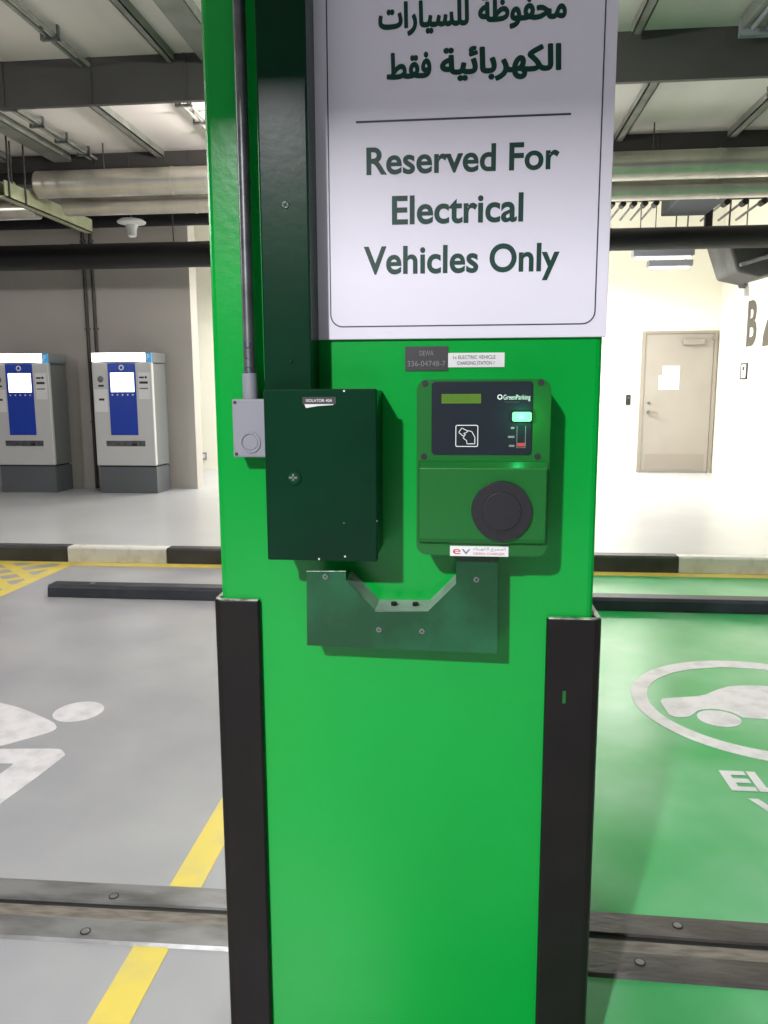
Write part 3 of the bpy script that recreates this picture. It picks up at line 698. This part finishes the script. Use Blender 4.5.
for x_, y_, s_ in ((319, 559, .003), (345, 556.5, .0028), (344, 391, .003), (344, 523, .0012), (377, 521, .0012)):
    q = onY(x_, y_, iy-.0004); BM().cyl((q.x, iy-.0006, q.z), (q.x, iy+.0003, q.z), s_*.6, n=7).build('paint_chip', M['tape'], t)

# ---- mounting bracket
t = thing('mounting_bracket', 'green painted steel plate with notched top below isolator and charger', 'bracket', (-.11, 1.39, .94))
by = 1.352
out = [(306.5, 571), (346, 571), (346, 580), (375, 611), (428, 611.5), (456, 584), (456, 548), (498.5, 548), (497.5, 654), (307, 645.5)]
W_ = [onY(x_, y_, by) for x_, y_ in out]
zt = onY(480, 557.5, 1.318).z-.0008; W_[6].z = zt; W_[7].z = zt
BM().prism([tuple(p_) for p_ in W_], (0, .003, 0)).build('plate', M['bracket'], t, bevel=.0006)
b = BM()
for i0, i1 in ((2, 3), (3, 4), (4, 5)):
    p0, p1 = W_[i0], W_[i1]
    b.prism([(p0.x, by+.003, p0.z-.002), (p1.x, by+.003, p1.z-.002), (p1.x, by+.003, p1.z), (p0.x, by+.003, p0.z)], (0, YF-by-.003, 0))
b.build('notch_flange', M['flange'], t, label='bare grey metal return flange')
for i0, i1 in ((9, 8),):
    p0, p1 = W_[i0], W_[i1]
    BM().prism([(p0.x, by+.003, p0.z), (p1.x, by+.003, p1.z), (p1.x, by+.003, p1.z+.003), (p0.x, by+.003, p0.z+.003)], (0, YF-by-.003, 0)).build('lower_flange', M['bracket'], t)
for x_, y_ in ((325.5, 576.5), (476.5, 579.5), (379, 629.5), (422, 631)):
    q = onY(x_, y_, by); screw(q.x, by, q.z, t, .006)
for x_ in (394, 415.5):
    q = onY(x_, 601, 1.39); z_ = (W_[3].z+W_[4].z)/2
    BM().cyl((q.x, 1.39, z_), (q.x, 1.39, z_+.006), .006, n=6).build('bolt', M['hole'], t)

# ---- name plates over the charger
t = thing('number_plate', 'small black engraved number plate above the charger', 'plate', (-.07, 1.428, 1.45))
a_ = onY(405, 346.5, 1.427); c_ = onY(448, 370.5, 1.427)
box(a_.x, c_.x, 1.4275, YF, c_.z, a_.z).build('plate', M['plateb'], t)
hh = a_.z-c_.z; ww = c_.x-a_.x
front_text('DEWA', a_.x+ww*.34, a_.x+ww*.66, c_.z+hh*.62, hh*.2, 1.4268, 'lettering', M['platet'], t, 0)
front_text('336-04748-7', a_.x+ww*.06, a_.x+ww*.94, c_.z+hh*.18, hh*.22, 1.4268, 'lettering', M['platet'], t, 0)
t = thing('station_label', 'small white label strip beside the black plate above the charger', 'label', (.02, 1.428, 1.46))
a_ = onY(447.5, 353, 1.427); c_ = onY(504.5, 367, 1.427)
box(a_.x+.001, c_.x, 1.4278, YF, c_.z, a_.z).build('plate', M['white'], t)
hh = a_.z-c_.z; ww = c_.x-a_.x
front_text('1x ELECTRIC VEHICLE', a_.x+ww*.1, a_.x+ww*.84, c_.z+hh*.58, hh*.24, 1.4272, 'lettering', M['ink'], t, 0)
front_text('CHARGING STATION 1', a_.x+ww*.17, a_.x+ww*.82, c_.z+hh*.18, hh*.24, 1.4272, 'lettering', M['ink'], t, 0)

# ---- charger
t = thing('charging_station', 'green wall mounted electric vehicle charger with a glowing green light', 'charger', (.03, 1.37, 1.12))
gy = 1.318
a_ = onY(415.5, 379.5, gy); c_ = onY(549, 557.5, gy)
gx0, gx1, gz1, gz0 = (a_.x+onY(417, 550, gy).x)/2, (c_.x+onY(543, 557, gy).x)/2+.002, a_.z, c_.z
def G(x_, y_, Y=None): return onY(x_, y_, gy if Y is None else Y)
BM().prism(xz(rrect(gx0, gx1, gz0, gz1, .016), gy+.022), (0, YF-gy-.03, 0)).build('back_housing', M['chg'], t, smooth=True, bevel=.004)
BM().prism(xz(rrect(gx0, gx1, gz0, gz1, .018), gy+.006), (0, .018, 0)).build('front_housing', M['chg'], t, smooth=True, bevel=.006, seg=3)
BM().box(gx0+.03, gx1-.03, YF-.012, YF, gz0+.03, gz1-.03).build('wall_spacer', M['hole'], t)
# lower raised cover
lz1 = G(480, 461).z; lz0 = G(480, 545).z
lc = BM().prism([(gx0+.004, gy+.008, lz0), (gx0+.004, gy-.004, lz0+.004), (gx0+.004, gy-.008, lz0+.012), (gx0+.004, gy-.008, lz1-.012), (gx0+.004, gy+.004, lz1), (gx0+.004, gy+.012, lz1)], (gx1-gx0-.008, 0, 0))
lc.build('lower_cover', M['chg'], t, bevel=.0025, seg=3)
# upper plate with dark film
px0, px1 = G(431.5, 420).x, G(532.5, 420).x; pz1 = G(480, 381.5).z; pz0 = G(480, 455).z
pf = BM().prism(xz(rrect(px0, px1, pz0, pz1, .006), gy+.0035), (0, .004, 0)).build('display_panel', M['panel'], t, bevel=.001)
fy = gy+.003
a_ = G(441.5, 394); c_ = G(481, 403.5); box(a_.x, c_.x, fy-.0006, fy+.001, c_.z, a_.z).build('screen', M['lcd'], pf)
front_text('- - - - -', G(446, 400).x, G(468, 400).x, G(450, 400.5).z, .003, fy-.0009, 'screen_text', M['ink'], pf, 0)
front_text('GreenParking', G(503.5, 399).x, G(530.5, 399).x, G(510, 399.6).z, G(510, 394.3).z-G(510, 399.2).z, fy-.0004, 'lettering', M['white'], pf, .0)
q = G(500, 397)
BM().ring([(q.x+.0042*math.cos(a2), fy-.0004, q.z+.0042*math.sin(a2)) for a2 in ang[::4]], [(q.x+.0026*math.cos(a2), fy-.0004, q.z+.0026*math.sin(a2)) for a2 in ang[::4]], (0, .0006, 0)).build('logo_ring', M['white'], pf)
a_ = G(505, 402); c_ = G(519, 402); box(a_.x, c_.x, fy-.0003, fy+.0003, a_.z-.0005, a_.z+.0002).build('underline', M['galv'], pf)
# card icon
a_ = G(455.5, 425); c_ = G(478, 447)
BM().ring(xz(rrect(a_.x, c_.x, c_.z, a_.z, .003, 4), fy-.0004), xz(rrect(a_.x+.0013, c_.x-.0013, c_.z+.0013, a_.z-.0013, .002, 4), fy-.0004), (0, .0006, 0)).build('card_icon_frame', M['white'], pf)
def stroke(pts, w=.0006, closed=False):
    b = BM(); pp = [G(x_, y_) for x_, y_ in pts]
    n = len(pp) if closed else len(pp)-1
    for i in range(n):
        p0, p1 = pp[i], pp[(i+1) % len(pp)]; d_ = (p1-p0); d_.y = 0; nn = Vector((-d_.z, 0, d_.x)).normalized()*w
        e_ = d_.normalized()*w*.6
        q4 = [p0+nn-e_, p1+nn+e_, p1-nn+e_, p0-nn-e_]
        b.prism([(v.x, fy-.0005, v.z) for v in q4], (0, .0006, 0))
    return b
ic = lambda pts: [(455.5+x_*22.5, 425+y_*22) for x_, y_ in pts]
stroke(ic([(.28, .14), (.14, .34), (.36, .52), (.42, .42), (.36, .38), (.46, .36), (.56, .28), (.28, .14)])).build('card_icon_card', M['white'], pf)
stroke(ic([(.56, .26), (.72, .3), (.86, .55), (.86, .86), (.5, .86), (.5, .72), (.34, .6), (.44, .42)])).build('card_icon_hand', M['white'], pf)
# light bar
a_ = G(512.5, 412); c_ = G(531.5, 421.5); 
BM().prism(xz(rrect(a_.x, c_.x, c_.z, a_.z, .003, 4), fy-.0045), (0, .0055, 0)).build('status_light', M['led'], pf, label='glowing green status light')
a_ = G(517, 426); c_ = G(525.5, 448)
BM().ring(xz([(a_.x, c_.z), (c_.x, c_.z), (c_.x, a_.z), (a_.x, a_.z)], fy-.0004), xz([(a_.x+.0008, c_.z+.0008), (c_.x-.0008, c_.z+.0008), (c_.x-.0008, a_.z), (a_.x+.0008, a_.z)], fy-.0004), (0, .0006, 0)).build('indicator_frame', M['platet'], pf)
a_ = G(517.5, 443); c_ = G(525, 446.5); box(a_.x, c_.x, fy-.0006, fy+.0003, c_.z, a_.z).build('fault_light', M['red'], pf)
for yy, w_ in ((427, 4), (436, 7), (445, 6)):
    a_ = G(515-w_, yy); c_ = G(514.5, yy+2); box(a_.x, c_.x, fy-.0004, fy+.0003, c_.z, a_.z).build('indicator_caption', M['platet'], pf)
for x_, y_ in ((425, 383.5), (541, 382.5), (424, 456.5), (537.5, 456.5)):
    q = G(x_, y_, gy+.006); BM().cyl((q.x, gy+.0045, q.z), (q.x, gy+.008, q.z), .0052, n=20).build('screw_hole', M['hole'], t)
# socket
q = G(501.5, 511, gy-.012); R_ = G(532, 511, gy-.012).x-q.x
sy_ = gy-.008
so = BM().cyl((q.x, sy_+.002, q.z), (q.x, sy_-.010, q.z), R_, R_*.985, n=56).build('socket_cover', M['blackp'], t, bevel=.002, smooth=True)
def arcring(r0_, r1_, a0, a1, y, n=40):
    b = BM(); s0 = []
    A_ = [math.radians(a0+(a1-a0)*i/n) for i in range(n+1)]
    pts = [(q.x+r1_*math.cos(a2), y, q.z+r1_*math.sin(a2)) for a2 in A_]+[(q.x+r0_*math.cos(a2), y, q.z+r0_*math.sin(a2)) for a2 in A_[::-1]]
    b.prism(pts, (0, .002, 0)); return b
yr = sy_-.0105
arcring(R_*.65, R_*.725, 115, 260, yr).build('groove', M['hole'], so)
arcring(R_*.65, R_*.725, -80+0, 65, yr).build('groove', M['hole'], so)
for a2 in (65, 115, 260):
    c2, s2 = math.cos(math.radians(a2)), math.sin(math.radians(a2)); nx, nz = -s2*.0009, c2*.0009
    BM().prism([(q.x+c2*R_*k_+sg*nx, yr, q.z+s2*R_*k_+sg*nz) for k_, sg in ((.7, 1), (.98, 1), (.98, -1), (.68, -1))], (0, .002, 0)).build('groove', M['hole'], so)
arcring(0, R_*.64, 0, 359.9, sy_-.0125).build('flap', M['blackp'], so, bevel=.001)
box(q.x-.006, q.x+.006, yr-.001, yr+.002, q.z-R_*1.02, q.z-R_*.75).build('hinge', M['blackp'], so)
# sticker
a_ = onY(450, 546.5, gy-.002); c_ = onY(508.5, 557.5, gy-.002)
st = box(a_.x, c_.x, gy+.0035, gy+.0065, c_.z, a_.z).build('brand_sticker', M['white'], t)
w_ = c_.x-a_.x; h_ = a_.z-c_.z; yy = gy+.0031
front_text('e', a_.x+w_*.05, a_.x+w_*.18, c_.z+h_*.2, h_*.75, yy, 'lettering', M['red'], st, 0)
front_text('v', a_.x+w_*.2, a_.x+w_*.35, c_.z+h_*.2, h_*.75, yy, 'lettering', M['platet'], st, 0)
P = arabic_mesh('ﺀﺎﺑﺮﻬﻜﻟﺍ ﺝﺮﺤﻤﻟﺍ', .0); B_ = bounds(P)
place_text(P, lambda u, v: (a_.x+w_*(.4+.55*(u-B_[0])/(B_[1]-B_[0])), yy, c_.z+h_*(.48+.42*(v-B_[2])/(B_[3]-B_[2]))), 'lettering', M['platet'], st)
front_text('GREEN CHARGER', a_.x+w_*.4, a_.x+w_*.94, c_.z+h_*.14, h_*.24, yy, 'lettering', M['red'], st, 0)

# ================================================================== LIGHTS
def area_light(name, loc, size, power, col, rot=(0,0,0), sizey=None):
    l = bpy.data.lights.new(name, 'AREA'); l.energy = power; l.color = col; l.size = size
    if sizey: l.shape = 'RECTANGLE'; l.size_y = sizey
    o = bpy.data.objects.new(name, l); COL.objects.link(o); o.location = loc; o.rotation_euler = rot; return o
def point(name, loc, power, col, r=.08):
    l = bpy.data.lights.new(name, 'POINT'); l.energy = power; l.color = col; l.shadow_soft_size = r
    o = bpy.data.objects.new(name, l); COL.objects.link(o); o.location = loc; return o
WC = (1, .985, .96)
area_light('front_lamp', (-1.3, -2.77, 3.37), .14, 540, (.98, .97, 1), sizey=.12)
point('bay_lamp', (-.36, 3.42, 3.28), 95, WC, .06)
point('bay_lamp', (-1.3, 6.1, 3.1), 130, (1, .95, .92), .1)
point('platform_lamp', (0.4, 9.3, 2.75), 220, (1, .985, .94), .1)
point('far_left_lamp', (-7.0, 3.0, 3.2), 220, WC, .15)
point('right_fill_light', (5.5, 4.0, 3.2), 130, WC, .15)  # added fill light without a fitting, lifts the ceiling with neutral light
area_light('recess_lamp', (.8, 11.6, 3.0), 1.2, 150, (1, .985, .93), sizey=.5)
area_light('recess_lamp', (2.25, 10.9, 2.85), .6, 60, (1, .985, .93), sizey=.3)
area_light('recess_lamp', (-2.2, 11.8, 3.0), 1.2, 120, (1, .985, .95), sizey=.3)
w = bpy.data.worlds.new('world'); scene.world = w; w.use_nodes = True
w.node_tree.nodes['Background'].inputs[0].default_value = (.62, .6, 1, 1); w.node_tree.nodes['Background'].inputs[1].default_value = .05
q = G(522, 417)
l = bpy.data.lights.new('status_glow', 'POINT'); l.energy = .09; l.color = (.05, 1, .3); l.shadow_soft_size = .003
o = bpy.data.objects.new('status_glow', l); COL.objects.link(o); o.location = (q.x, fy-.018, q.z)
vs = scene.view_settings; vs.view_transform = 'Standard'; vs.look = 'None'; vs.exposure = 0; vs.gamma = 1; vs.use_curve_mapping = False
